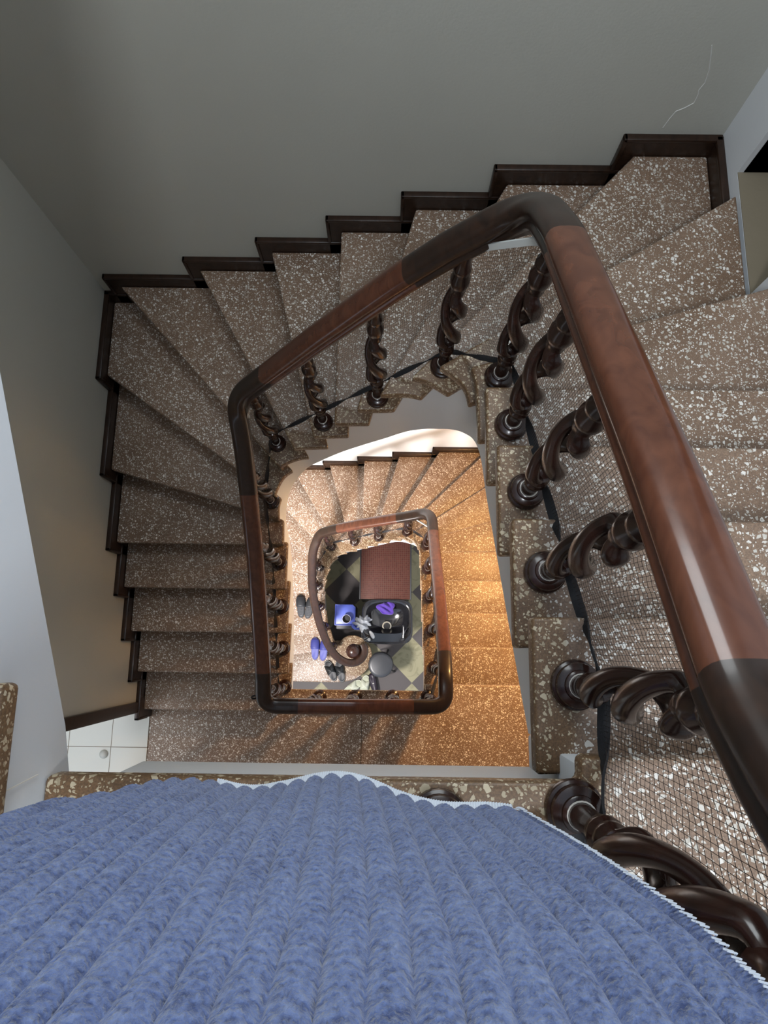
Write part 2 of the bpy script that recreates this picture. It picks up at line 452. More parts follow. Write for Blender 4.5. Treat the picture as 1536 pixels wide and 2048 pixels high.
# tiled room off the middle landing, dark casing at the wall end
m = MB(); m.box(-16, -9.25, -9.45, 1.0, -21.3, -20.99)
struct('floor_side_room', m, ROOMTILE)
m = MB(); m.box(-16, -15.6, -9.5, 1.0, -21, -8.5); m.box(-16, -10.3, .6, 1.0, -21, -8.5)
struct('wall_side_room', m, LOWALL)
m = MB(); m.box(-16, -9.5, -9.5, 1, -8.9, -8.5)
struct('ceiling_side_room', m, LOWALL)
m = MB(); m.box(-10.36, -9.2, -2.5, -2.36, -21, -8.4); m.box(-9.28, -9.14, -2.45, -1.95, -21, -19.5)
m.box(-9.3, -9.17, -2.47, -2.1, -21, -8.4)
struct('door_1', m, DARKWOOD, label='dark wooden casing of the doorway beside the middle landing', bevel=.02 * U)
t = empty('door_stop', (-10.91 * U, -4.2 * U, -20.99 * U)); tag(t, 'small domed door stop on the white floor tiles by the doorway', 'door stop')
m = MB(); m.lathe([(.0, .0), (.03, 0), (.03, .006), (.024, .016), (.012, .022), (0.001, .023)], n=18); m.build('dome', plain('worn_plastic', (.5, .5, .46), .35), t, smooth=True, scale=1)

# ground floor
m = MB(); m.box(-16, 14, -22, 12, -42.4, -42)
struct('floor', m, CHECK)

# stepped dark wooden skirting that follows the treads
def skirt(path, z0, name, side):
    """path: list of (t, point) ; stepped board along one wall"""
SK = .52
def skirting(name, O, z0, wall, ts, yn):
    m = MB(); cap = MB(); th = .13
    for t in ts:
        z = z0 - t
        pts = outer_pts(O, t - 1, t)
        for a, b in zip(pts, pts[1:]):
            onN = abs(a.y - yn) < .02 and abs(b.y - yn) < .02
            onW = abs(a.x - XW) < .02 and abs(b.x - XW) < .02
            onE = abs(a.x - XE) < .02 and abs(b.x - XE) < .02
            nz = min(z0, z + 1)
            if wall == 'n' and onN:
                xl, xr = min(a.x, b.x) - .38, max(a.x, b.x)
                if xl < XW: xl = XW - .13
                if xr > XE - .02: xr = XE + .13
                m.box(xl, xr, yn, yn + .14, z - 1.1, z + SK - .09); cap.box(xl - .02, xr, yn - .035, yn + .14, z + SK - .1, z + SK)
                cap.box(xl - .02, xl + .08, yn - .035, yn + .14, z - 1 + SK, z + SK)
            if wall == 'w' and onW:
                yl, yr = min(a.y, b.y) - .34, max(a.y, b.y)
                if yr > yn - .02: yr = yn + .1
                m.box(XW - .14, XW, yl, yr, z - 1.1, z + SK - .09); cap.box(XW - .14, XW + .035, yl - .02, yr, z + SK - .1, z + SK)
                cap.box(XW - .14, XW + .035, yl - .02, yl + .08, z - 1 + SK, z + SK)
            if wall == 'e' and onE:
                yl, yr = min(a.y, b.y), max(a.y, b.y)
                m.box(XE, XE + .14, yl, yr + .1, z - 1.1, z + SK - .09); cap.box(XE - .035, XE + .14, yl, yr + .1, z + SK - .1, z + SK)
    o = struct(name, m, DARKWOOD, bevel=.015 * U, seg=1)
    cap.build('cap_moulding', DARKWOOD, o, bevel=.03 * U)
    return o
skirting('baseboard_north', OUTER_U, 0, 'n', range(7, 15), YN)
skirting('baseboard_west', OUTER_U, 0, 'w', range(14, 21), YN)
skirting('baseboard_east', OUTER_U, 0, 'e', (7,), YN)
LOWSK = DARKWOOD
skirting('baseboard_north_lower', OUTER_L, -21, 'n', range(7, 15), YNL)
# hairline crack in the plaster of the north wall
m = MB(); m.tube([(x, 11.30, z) for x, z in [(5.96, -6.3), (6.0, -6.03), (6.05, -5.84), (6.2, -5.74), (6.33, -5.61), (6.32, -5.41), (6.28, -5.28), (6.32, -5.1), (6.26, -4.8), (6.05, -4.24)]], .011, 5)
m.build('plaster_crack', plain('bare_plaster', (.6, .6, .57), .8), wn)

# ------------------------------------------------------------------ handrails, balusters, nets
RP = [(0, .225), (.10, .222), (.165, .205), (.205, .175), (.232, .125), (.242, .06), (.232, .01), (.195, -.02), (.185, -.06), (.205, -.085), (.222, -.12), (.212, -.155), (.165, -.18), (.155, -.235), (0, -.235)]
PROF = RP + [(-x, y) for x, y in RP[-2:0:-1]]
def sweep(path, prof, name, mat, parent, s=1.0, n_taper=0):
    vs = []; fs = []; n = len(prof); m = len(path)
    for i, p in enumerate(path):
        t = (path[min(i + 1, m - 1)] - path[max(i - 1, 0)]).normalized()
        h = Vector((t.x, t.y, 0)); 
        side = Vector((h.y, -h.x, 0)).normalized(); up = side.cross(t).normalized()
        for x, y in prof: vs.append(p + side * x * s + up * y * s)
    for i in range(m - 1):
        for k in range(n):
            q = (k + 1) % n; fs.append((i * n + k, i * n + q, (i + 1) * n + q, (i + 1) * n + k))
    fs.append(tuple(range(n))[::-1]); fs.append(tuple((m - 1) * n + k for k in range(n)))
    b = MB(); b.add(vs, fs)
    return b.build(name, mat, parent, smooth=50)

def rail_piece(path, a, b, name, mat, parent):
    """part of the path between two plan-lengths"""
    acc = 0; out = []
    cum = [0]
    for p, q in zip(path, path[1:]): cum.append(cum[-1] + (q - p).length)
    def at(s):
        for i in range(len(path) - 1):
            if s <= cum[i + 1]: return path[i].lerp(path[i + 1], (s - cum[i]) / (cum[i + 1] - cum[i] + 1e-9))
        return path[-1].copy()
    L = cum[-1]; a = max(0, a); b = min(L, b)
    out = [at(a)] + [path[i] for i in range(len(path)) if a + .02 < cum[i] < b - .02] + [at(b)]
    return sweep(out, PROF, name, mat, parent)

def nearest_s(path, pt):
    best = 1e9; acc = 0; bs = 0
    for p, q in zip(path, path[1:]):
        d = q - p; L = d.length; f = max(0, min(1, (Vector(pt) - p).dot(d) / (L * L + 1e-9)))
        e = (p + d * f - Vector(pt)).length
        if e < best: best = e; bs = acc + f * L
        acc += L
    return bs
def rail_z(path, x, y):
    best = 1e9; bz = 0
    for p, q in zip(path, path[1:]):
        a = Vector((p.x, p.y)); b = Vector((q.x, q.y)); d = b - a; L2 = d.length_squared
        f = max(0, min(1, (Vector((x, y)) - a).dot(d) / L2)) if L2 > 1e-9 else 0
        e = (a + d * f - Vector((x, y))).length
        if e < best - 1e-4: best = e; bz = p.z + (q.z - p.z) * f
    return bz

UP = [(-3.05, -1.55, 4.6), (1.2, -1.55, 4.6), (2.0, -1.5, 4.5), (2.0, -.75, 3.12), (2.0, -.25, 2.6), (2.0, 1.18, 1.76), (2.0, 3.16, .46), (2.0, 4.7, -.55), (1.99, 5.95, -1.62),
      (.9, 6.0, -2.8), (.17, 6.0, -3.68), (-1.36, 6.0, -5.76), (-2.65, 6.0, -7.6), (-3.78, 6.0, -9.2), (-3.78, 5.2, -10.3), (-3.78, 4.4, -11.1), (-3.78, 2.71, -12.6),
      (-3.78, 1.35, -13.55), (-3.78, -.11, -14.5), (-3.78, -.95, -15.0), (-3.78, -1.82, -15.3), (-2.8, -1.82, -15.35), (-1.9, -1.82, -15.4)]
RU = fillet(UP, {1: .3, 2: .4, 3: .3, 4: .2, 8: .85, 13: .8, 20: .5, 5: .3, 6: .3, 7: .3, 10: .3, 11: .3, 12: .3, 14: .3, 15: .3, 16: .3, 17: .3, 18: .3}, 8)
RU = resample(RU, .09)
LP = [(-1.9, -1.82, -15.4), (-1.0, -1.82, -15.45), (.8, -1.82, -15.7), (1.98, -1.82, -15.9), (1.99, -.9, -16.15), (2.0, -.3, -16.6), (2.0, .6, -17.42), (2.0, 1.78, -18.6), (2.0, 3.3, -20.35), (2.0, 4.7, -21.9),
      (2.0, 6.0, -23.0), (.9, 6.0, -24.15), (.15, 6.0, -24.86), (-1.32, 6.0, -26.2), (-2.7, 6.0, -27.75), (-3.6, 5.97, -29.0), (-4.05, 5.2, -30.1), (-4.16, 4.5, -31.0), (-4.27, 3.5, -32.2), (-4.17, 2.43, -33.25), (-3.92, 1.3, -34.3),
      (-3.55, .25, -35.2), (-3.08, -.5, -35.85), (-2.5, -.9, -36.15), (-1.9, -.96, -36.28), (-1.42, -.68, -36.32), (-1.24, -.2, -36.34), (-1.4, .2, -36.36)]
RL = fillet(LP, {3: .5, 4: .3, 5: .2, 7: .3, 8: .3, 9: .3, 10: .8, 12: .3, 13: .3, 14: .3, **{i: .5 for i in range(15, 27)}}, 8)
RL = resample(RL, .09)

def base_profile():
    return [(.0, 0), (.265, 0), (.272, .04), (.262, .085), (.235, .1), (.228, .125), (.24, .15), (.232, .185), (.195, .205), (.165, .215), (.16, .24), (.13, .26), (.0, .26)]

def baluster(parent, x, y, zb, zt, ang, label=None):
    L = zt - zb
    lo = .80 + (L - 3.3) * .35; hi = lo + 1.85 + max(0, L - 3.3) * .12
    if L < 3.25: lo = L * .245; hi = L * .80
    c = (x, y, zb); q = L - hi
    sh = MB()
    sh.lathe([(.10, .2), (.125, .25), (.112, .31), (.115, lo - .40), (.14, lo - .36), (.135, lo - .32), (.155, lo - .28), (.155, lo - .23), (.125, lo - .19), (.12, lo - .17), (.148, lo - .13), (.145, lo - .07), (.12, lo - .03), (.115, lo + .03), (.05, lo + .06)], c, 20)
    o = sh.build('baluster', BALW, parent, smooth=50)
    if label: o['label'] = label
    up = MB()
    up.lathe([(.05, hi - .06), (.115, hi - .03), (.125, hi + .05 * q), (.118, hi + .12 * q), (.14, hi + .16 * q), (.165, hi + .27 * q), (.165, hi + .38 * q), (.125, hi + .50 * q), (.12, hi + .54 * q), (.15, hi + .58 * q), (.145, hi + .66 * q), (.118, hi + .72 * q), (.12, hi + .88 * q), (.13, L)], c, 20)
    up.build('top_spindle', BALW, o, smooth=50)
    b = MB(); b.lathe(base_profile(), c, 28); b.build('base', BALW, o, smooth=35)
    for s in (0, PI):
        tw = MB()
        vs = []; fs = []; n = 44; K = 12; z0 = lo - .04; H = hi - lo + .08
        for i in range(n + 1):
            f = i / n; e = min(1, min(f, 1 - f) / .09); e = e * e * (3 - 2 * e)
            a = ang + s - f * 2 * PI; R = .05 + .105 * e
            rad = Vector((math.cos(a), math.sin(a), 0)); tan = Vector((-math.sin(a), math.cos(a), 0))
            t = (tan * R * -2 * PI + Vector((0, 0, H))).normalized(); bn = t.cross(rad)
            p = Vector((x, y, zb + z0 + H * f)) + rad * R
            for k in range(K):
                g = 2 * PI * k / K
                vs.append(p + rad * math.cos(g) * (.075 + .01 * e) + bn * math.sin(g) * (.09 + .035 * e))
        for i in range(n):
            for k in range(K):
                r = (k + 1) % K; fs.append((i * K + k, i * K + r, (i + 1) * K + r, (i + 1) * K + k))
        fs.append(tuple(range(K))[::-1]); fs.append(tuple(n * K + k for k in range(K)))
        tw.add(vs, fs); tw.build('open_twist', BALW, o, smooth=60)
    tr = MB(); tr.tube([(x + .122 * math.cos(2 * PI * i / 20), y + .122 * math.sin(2 * PI * i / 20), zb + .275 + .02 * math.sin(2 * PI * i / 20 + ang)) for i in range(20)], .0085, 5, closed=True)
    tr.build('twine_tie', TWINE, o, smooth=60)
    return o

def net(name, bal, rail, label, out=.16, cell=.062):
    """bal: baluster feet in order; the net stands behind them from a strap up to the rail"""
    t = empty(name); tag(t, label, 'net')
    ctr = Vector((-.9, 2.0))
    bot = []
    for i, (x, y, z) in enumerate(bal):
        a = Vector(bal[max(0, i - 1)][:2]); b = Vector(bal[min(len(bal) - 1, i + 1)][:2]); d = (b - a).normalized()
        nn = Vector((d.y, -d.x))
        if nn.dot(Vector((x, y)) - ctr) < 0: nn = -nn
        bot.append(Vector((x + nn.x * out, y + nn.y * out, z + .5)))
    P = resample(bot, cell)
    zs = []; at = None
    for i, p in enumerate(P):
        rng = range(len(rail) // 5) if at is None else range(max(0, at - 2), min(len(rail), at + 8))
        at = min(rng, key=lambda q: (rail[q].x - p.x) ** 2 + (rail[q].y - p.y) ** 2)
        zs.append(rail[at].z)
    cols = []
    for i, p in enumerate(P):
        a, b = max(0, i - 13), min(len(P), i + 14)
        cols.append((p, sum(zs[a:b]) / (b - a) - .36))
    m = MB(); w = .0024
    rows = 38
    def pos(i, f):
        p, zt = cols[i]
        s = .045 * math.sin(i * .155 + f * 3) * math.sin(PI * f)
        nn = (Vector((p.x, p.y)) - ctr).normalized()
        return Vector((p.x + nn.x * s, p.y + nn.y * s, p.z + (zt - p.z) * f + .012 * math.sin(i * 1.7 + f * 20)))
    grid = [[pos(i, j / rows) for j in range(rows + 1)] for i in range(len(cols))]
    def strand(pts):
        n0 = len(m.v); vs = []
        for k, p in enumerate(pts):
            d = (pts[min(k + 1, len(pts) - 1)] - pts[max(k - 1, 0)]).normalized(); a = d.orthogonal().normalized() * w; b = d.cross(a)
            q = -a * .5
            vs += [p + a, p + q + b * .866, p + q - b * .866]
        fs = []
        for k in range(len(pts) - 1):
            for e in range(3):
                g = (e + 1) % 3; fs.append((3 * k + e, 3 * k + g, 3 * k + 3 + g, 3 * k + 3 + e))
        m.add(vs, fs)
    for i in range(len(cols)): strand(grid[i])
    for j in range(rows + 1): strand([grid[i][j] for i in range(len(cols))])
    m.build('mesh', NETM, t)
    # bottom strap, twisting a little between the posts
    st = MB(); vs = []; fs = []
    for i, p in enumerate(P):
        a = P[max(0, i - 1)]; b = P[min(len(P) - 1, i + 1)]; d = (b - a).normalized()
        tw = .5 + .9 * math.sin(i * .25); nn = Vector((d.y, -d.x, 0)).normalized(); up = Vector((0, 0, 1))
        s = (up * math.cos(tw) + nn * math.sin(tw)) * .062; h = d.cross(s).normalized() * .012
        vs += [p + s + h, p - s + h, p - s - h, p + s - h]
    for i in range(len(P) - 1):
        for e in range(4):
            g = (e + 1) % 4; fs.append((4 * i + e, 4 * i + g, 4 * i + 4 + g, 4 * i + 4 + e))
    fs += [(0, 1, 2, 3), tuple(4 * (len(P) - 1) + e for e in (3, 2, 1, 0))]
    st.add(vs, fs); tag(st.build('strap', BLACKSTRAP, t, smooth=40), 'black webbing strap along the bottom of the net')
    # white hem band along the top
    wb = MB(); vs = []; fs = []; T = [Vector((p.x, p.y, zt)) for p, zt in cols]
    for i, p in enumerate(T):
        a = T[max(0, i - 1)]; b = T[min(len(T) - 1, i + 1)]; d = (b - a).normalized(); nn = Vector((d.y, -d.x, 0)).normalized() * .02; up = Vector((0, 0, .085))
        vs += [p + up + nn, p - up + nn, p - up - nn, p + up - nn]
    for i in range(len(T) - 1):
        for e in range(4):
            g = (e + 1) % 4; fs.append((4 * i + e, 4 * i + g, 4 * i + 4 + g, 4 * i + 4 + e))
    fs += [(0, 1, 2, 3), tuple(4 * (len(T) - 1) + e for e in (3, 2, 1, 0))]
    wb.add(vs, fs); tag(wb.build('hem_band', WBAND, t), 'white band along the top of the net')
    return t

BU = [(-2.0, -1.55, 0), (-.75, -1.55, 0), (.5, -1.5, 0), (1.72, -1.40, 0), (2.05, -.36, -1), (2.0, .96, -2), (2.0, 2.24, -3), (2.0, 3.59, -4), (2.0, 4.85, -5), (1.15, 5.92, -7), (-.27, 5.97, -9), (-1.77, 6.02, -11),
      (-3.34, 6.01, -13), (-3.78, 4.66, -15), (-3.76, 2.9, -17), (-3.77, 1.42, -18), (-3.8, -.05, -19), (-3.82, -1.5, -20)]
BL = [(-2.56, -1.92, -21), (-1.17, -1.9, -21), (.32, -1.88, -21), (1.7, -1.86, -21), (2.03, -.76, -22), (1.98, .79, -23), (1.95, 2.27, -24), (1.94, 3.68, -25), (1.94, 4.97, -26), (1.06, 5.95, -28), (-.45, 6.0, -30), (-1.86, 6.02, -32),
      (-3.35, 6.0, -34), (-4.2, 5.0, -36), (-4.34, 3.85, -37), (-4.24, 2.62, -38), (-3.94, 1.36, -39), (-3.5, .1, -40)]
bu = empty('balustrade'); tag(bu, 'upper dark wooden balustrade with twisted balusters, from the blue towel round to the middle landing', 'balustrade')
bl = empty('balustrade'); tag(bl, 'lower dark wooden balustrade with twisted balusters, ending in a scroll above the shoes', 'balustrade')
for i, (x, y, z) in enumerate(BU):
    baluster(bu, x, y, z, rail_z(RU, x, y) - .2, .9)
for i, (x, y, z) in enumerate(BL):
    baluster(bl, x, y, z, rail_z(RL, x, y) - .2, .9)
def cut(path, parent, marks):
    s = [0] + [nearest_s(path, p) for p in marks] + [1e9]
    dark = True
    return s
su = [nearest_s(RU, p) for p in ((2.0, -.15, 2.55), (2.0, 4.55, -.45), (.35, 6.0, -3.45), (-2.75, 6.0, -7.7), (-3.78, 4.1, -11.3), (-3.78, -.7, -14.9), (-2.7, -1.82, -15.35))]
seq = [0] + su + [1e9]; 
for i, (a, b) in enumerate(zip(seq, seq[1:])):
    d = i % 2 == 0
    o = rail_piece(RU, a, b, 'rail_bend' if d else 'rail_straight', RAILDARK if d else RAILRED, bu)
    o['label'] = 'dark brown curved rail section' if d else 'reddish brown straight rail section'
sl = [nearest_s(RL, p) for p in ((.9, -1.82, -15.7), (2.0, -.2, -16.7), (2.0, 4.9, -22.0), (.6, 6.0, -24.5), (-2.5, 6.0, -27.4))]
seq = [0] + sl + [1e9]
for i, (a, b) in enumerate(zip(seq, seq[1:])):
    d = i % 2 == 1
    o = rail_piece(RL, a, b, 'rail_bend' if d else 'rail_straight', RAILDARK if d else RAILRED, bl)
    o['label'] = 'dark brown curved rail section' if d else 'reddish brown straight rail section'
# newel under the scroll
m = MB(); nx, ny = -1.98, -.22
m.lathe([(.0, -41), (.42, -41), (.43, -40.9), (.38, -40.8), (.25, -40.72), (.2, -40.4), (.26, -39.6), (.2, -38.6), (.24, -38.4), (.2, -38.2), (.19, -37.2), (.3, -37.0), (.22, -36.8), (.25, -36.5), (.42, -36.4), (.46, -36.28), (.44, -36.15), (.36, -36.1), (.35, -36.06), (.38, -36.0), (.36, -35.88), (.24, -35.76), (.1, -35.71), (.001, -35.70)], (nx, ny, 0), 32)
tag(m.build('newel_post', BALW, bl, smooth=50), 'turned post with a round polished cap inside the scroll')

net('safety_net', BU, RU, 'dark mesh safety net behind the balusters of the upper balustrade')
net('safety_net', BL, RL, 'dark mesh safety net behind the balusters of the lower balustrade')

# loose cord ends
m = MB(); m.tube([(-4.02, -1.52, -15.3), (-4.12, -1.53, -15.25), (-4.17, -1.57, -15.27), (-4.15, -1.62, -15.35), (-4.0, -1.6, -15.45)], .03, 6)
tag(m.build('cord', BLACKSTRAP, smooth=60), 'short black cord end looped under the rail corner above the middle landing', 'cord')
m = MB()
m.tube([(-3.085, -1.15, .14), (-3.08, -1.17, .45), (-3.075, -1.19, .75), (-3.07, -1.23, 1.3)], .006, 5)
tag(m.build('string', TWINE, smooth=60), 'thin white string tied at the left end of the top landing kerb', 'string')

# ------------------------------------------------------------------ towel over the landing rail
def towel():
    import numpy as np
    nu, nv = 520, 420
    HX = [(-2.5, 1.6), (-2.26, 1.0), (-1.97, .5), (-1.4, .3), (-1.0, .40), (-.4, .60), (.2, .80), (.5, .87), (.8, .90), (1.02, .98)]
    vs = []
    zr, yr, rad = 4.6, -1.55, .34
    rnd = random.Random(3)
    ph = [rnd.uniform(0, 6.28) for _ in range(8)]
    for j in range(nv + 1):
        v = j / nv
        for i in range(nu + 1):
            u = i / nu
            xh = -2.42 + u * (1.02 + 2.42)          # position along the hem
            zh = lerp_tab(HX, xh)
            # arc length: back drop 1.6, over the rail, then down to the hem
            back = 1.7; arc = PI * rad; front = zr - zh; tot = back + arc + front; s = v * tot
            if s < back: y = yr - rad - .02; z = zr - back + s; ny, nz = -1, 0
            elif s < back + arc:
                a = (s - back) / rad; y = yr - rad * math.cos(a); z = zr + rad * math.sin(a); ny, nz = -math.cos(a), math.sin(a)
            else:
                d = s - back - arc; z = zr - d; f = d / front
                y = yr + rad + .13 * math.sin(PI * min(1, f * 1.0)) * .6 - .0 * f
                y += (.10 * f) * (1 if xh < -.9 else max(0, 1 - (xh + .9) / 1.0))
                ny, nz = 1, 0
            # the hanging edge leans outwards towards the top
            g = max(0, min(1, (z - .9) / 2.6))
            x = xh + g * (.30 * u + .0 * (1 - u)) - .1 * g * (1 - u)
            f = max(0, (3.6 - z) / 3)
            fold = .05 * math.sin(x * 2.1 + ph[0] + z * .3) + .03 * math.sin(x * 4.7 + ph[1] - z * .5)
            y += fold * f * 1.6
            # ribs across the cloth
            r = (xh + 2.42) / .148 + .06 * math.sin(z * 1.3 + ph[2])
            w = abs(math.sin(PI * r)); rib = .044 * (w ** .6)
            p = .012 * rnd.random() * (w ** .5)
            h = rib + p
            if v > .985: h *= max(0, (1 - v) / .015)
            vs.append((x, y + ny * h, z + nz * h))
    fs = []
    W = nu + 1
    for j in range(nv):
        for i in range(nu):
            a = j * W + i; fs.append((a, a + 1, a + W + 1, a + W))
    return vs, fs, nu, nv
TW, ntt, b = newmat('blue_plush')
tc = N(ntt, 'ShaderNodeTexCoord')
n1 = N(ntt, 'ShaderNodeTexNoise'); n1.inputs['Scale'].default_value = 150; n1.inputs['Detail'].default_value = 5
n2 = N(ntt, 'ShaderNodeTexNoise'); n2.inputs['Scale'].default_value = 22; n2.inputs['Detail'].default_value = 3
for n_ in (n1, n2): ntt.links.new(tc.outputs['Object'], n_.inputs['Vector'])
mxf = math_(ntt, 'ADD', math_(ntt, 'MULTIPLY', n1.outputs['Fac'], .75), math_(ntt, 'MULTIPLY', n2.outputs['Fac'], .25))
cr = ramp(ntt, mxf, [(.32, (.045, .065, .16)), (.5, (.125, .17, .34)), (.7, (.21, .265, .45))])
ntt.links.new(cr.outputs['Color'], b.inputs['Base Color']); b.inputs['Roughness'].default_value = .9; b.inputs['Sheen Weight'].default_value = .35
b.inputs['Specular IOR Level'].default_value = .1
bp = N(ntt, 'ShaderNodeBump'); bp.inputs['Strength'].default_value = .9; bp.inputs['Distance'].default_value = .006
ntt.links.new(n1.outputs['Fac'], bp.inputs['Height']); ntt.links.new(bp.outputs['Normal'], b.inputs['Normal'])
vs, fs, nu, nv = towel()
tb = MB(); tb.add(vs, fs)
tw = tb.build('towel', TW, smooth=80)
tag(tw, 'blue ribbed plush towel with white stitched hem, hung over the top landing rail', 'towel')
sol = tw.modifiers.new('thickness', 'SOLIDIFY'); sol.thickness = .006; sol.offset = -1
# white overlock stitching along the lower hem and the right edge
m = MB(); W = nu + 1
for i in range(150, nu - 4, 3):
    p = Vector(vs[nv * W + i]); q = Vector(vs[nv * W + min(nu, i + 3)])
    m.tube([p + Vector((0, .0, .05)), p + Vector((0, .045, .005)), (p + q) / 2 + Vector((0, .02, -.025)), q + Vector((0, -.01, .0))], .0125, 5)
m.tube([Vector(vs[nv * W + i]) + Vector((0, .01, -.005)) for i in range(150, nu + 1, 4)], .014, 5)
for j in range(nv // 3, nv, 2):
    p = Vector(vs[j * W + nu]); q = Vector(vs[min(nv, j + 2) * W + nu])
    m.tube([p + Vector((-.03, .02, 0)), p + Vector((.006, .012, .002)), q + Vector((.004, -.01, 0))], .0045, 4)
tag(m.build('hem_stitching', plain('white_thread', (.72, .76, .82), .8), tw, smooth=60), 'white overlock stitching')

# ------------------------------------------------------------------ ground floor things (metres, at their own place)
def P3(x, y, z): return (x * U, y * U, z * U)
# mosaic-topped counter
t = empty('counter', P3(-.04, 6.2, -42)); tag(t, 'low counter topped with small brown mosaic tiles, behind the black shampoo basin', 'counter')
zt = 3.5 * U
m = MB(); m.box(-.295, .295, -.535, .70, 0, zt - .03); m.build('body', MATBLACK, t, scale=1, bevel=.006)
m = MB(); m.box(-.297, .297, -.54, .70, zt - .03, zt); m.build('tiled_top', MOSAIC, t, scale=1, bevel=.003)
m = MB(); m.box(.297, .315, -.545, .70, zt - .06, zt + .004); m.box(-.312, -.297, -.545, .70, zt - .06, zt + .004)
m.build('edge_trim', MATBLACK, t, scale=1, bevel=.002)

# shampoo basin
t = empty('shampoo_basin', P3(.12, 1.72, -42)); tag(t, 'glossy black salon shampoo basin in front of the brown mosaic counter', 'basin')
def superell(a, b, n, e, cx=0, cy=0):
    o = []
    for i in range(n):
        g = 2 * PI * i / n; c, s_ = math.cos(g), math.sin(g)
        o.append((cx + a * math.copysign(abs(c) ** e, c), cy + b * math.copysign(abs(s_) ** e, s_)))
    return o
zt = 3.6 * U
m = MB(); n = 56; rings = []
for a, b_, z, cy, e in ((.20, .17, .12, 0, .8), (.27, .23, zt - .14, 0, .55), (.300, .262, zt - .03, 0, .42), (.303, .266, zt - .008, 0, .42), (.298, .261, zt, 0, .42), (.288, .252, zt + .001, 0, .45),
                        (.262, .188, zt - .004, .045, .62), (.252, .180, zt - .02, .045, .66), (.22, .155, zt - .08, .04, .75), (.15, .11, zt - .135, .015, .9), (.06, .05, zt - .155, -.02, 1), (.03, .03, zt - .158, -.045, 1)):
    rings.append([(x, y, z) for x, y in superell(a, b_, n, e, 0, cy)])
vs = [p for r in rings for p in r]; fs = []
for j in range(len(rings) - 1):
    for i in range(n):
        k = (i + 1) % n; fs.append((j * n + i, j * n + k, (j + 1) * n + k, (j + 1) * n + i))
fs.append(tuple(range(n))[::-1]); fs.append(tuple((len(rings) - 1) * n + i for i in range(n)))
m.add(vs, fs); m.build('bowl', GLOSSBLACK, t, smooth=50, scale=1)
m = MB(); m.box(-.14, .14, -.12, .14, 0, .3); m.build('pedestal', MATBLACK, t, scale=1, bevel=.02)
m = MB(); m.lathe([(.050, 0), (.057, .004), (.055, .012), (.044, .014), (.040, .006), (.001, .004)], (-.005, -.048, zt - .158), 28); d = m.build('drain', DRAIN, t, smooth=50, scale=1); d['label'] = 'pale metal ring round the drain hole'
m = MB(); m.lathe([(.036, .0), (.038, .007), (.001, .0075)], (-.005, -.048, zt - .152), 24); m.build('drain_plug', MATBLACK, d, smooth=50, scale=1)
m = MB(); m.lathe([(.026, 0), (.026, .02), (.018, .03), (.016, .06), (.012, .065)], (.186, -.205, zt), 20)
m.tube([(.186, -.205, zt + .045), (.187, -.16, zt + .06), (.188, -.10, zt + .07), (.188, -.045, zt + .065)], [.013, .011, .010, .012], 10)
tp = m.build('tap', MATBLACK, t, smooth=50, scale=1)
m = MB(); m.tube([(.190, -.19, zt + .062), (.190, -.12, zt + .078), (.190, -.06, zt + .08)], [.006, .007, .006], 8)
o = m.build('lever', CHROME, tp, smooth=50, scale=1); o['label'] = 'chrome lever'
m = MB(); m.lathe([(.030, 0), (.030, .015), (.02, .02), (.02, .03)], (-.19, -.2, zt), 20); m.build('hose_socket', MATBLACK, t, smooth=50, scale=1)

t = empty('hand_shower', P3(.12 - 1.02, 1.72 - .9, -42 + 3.62)); tag(t, 'white hand shower with grey hose lying on the left rim of the black basin', 'hand shower')
m = MB(); m.tube([(-.022, .045, .02), (-.012, .03, .03), (.004, .005, .034), (.018, -.02, .032), (.024, -.036, .026)], [.009, .017, .023, .021, .012], 12); m.build('handle', plain('white_plastic', (.62, .62, .62), .35), t, smooth=60, scale=1)
m = MB(); m.lathe([(.019, 0), (.021, .012), (.018, .02), (.001, .022)], (-.03, -.052, .008), 20); m.build('button_cap', plain('white_plastic2', (.58, .58, .57), .35), t, smooth=50, scale=1)
m = MB(); m.tube([(-.03, -.04, .02), (-.08, -.07, .0), (-.115, -.03, -.05), (-.125, .04, -.12), (-.11, .10, -.2), (-.1, .12, -.34), (-.1, .1, -.6)], .0045, 8)
m.tube([(-.04, -.02, .025), (-.085, -.045, .0), (-.10, .0, -.05), (-.10, .06, -.12), (-.095, .1, -.25), (-.1, .1, -.6)], .004, 8)
m.build('hose', plain('grey_hose', (.42, .42, .42), .3, metal=.5), t, smooth=60, scale=1)

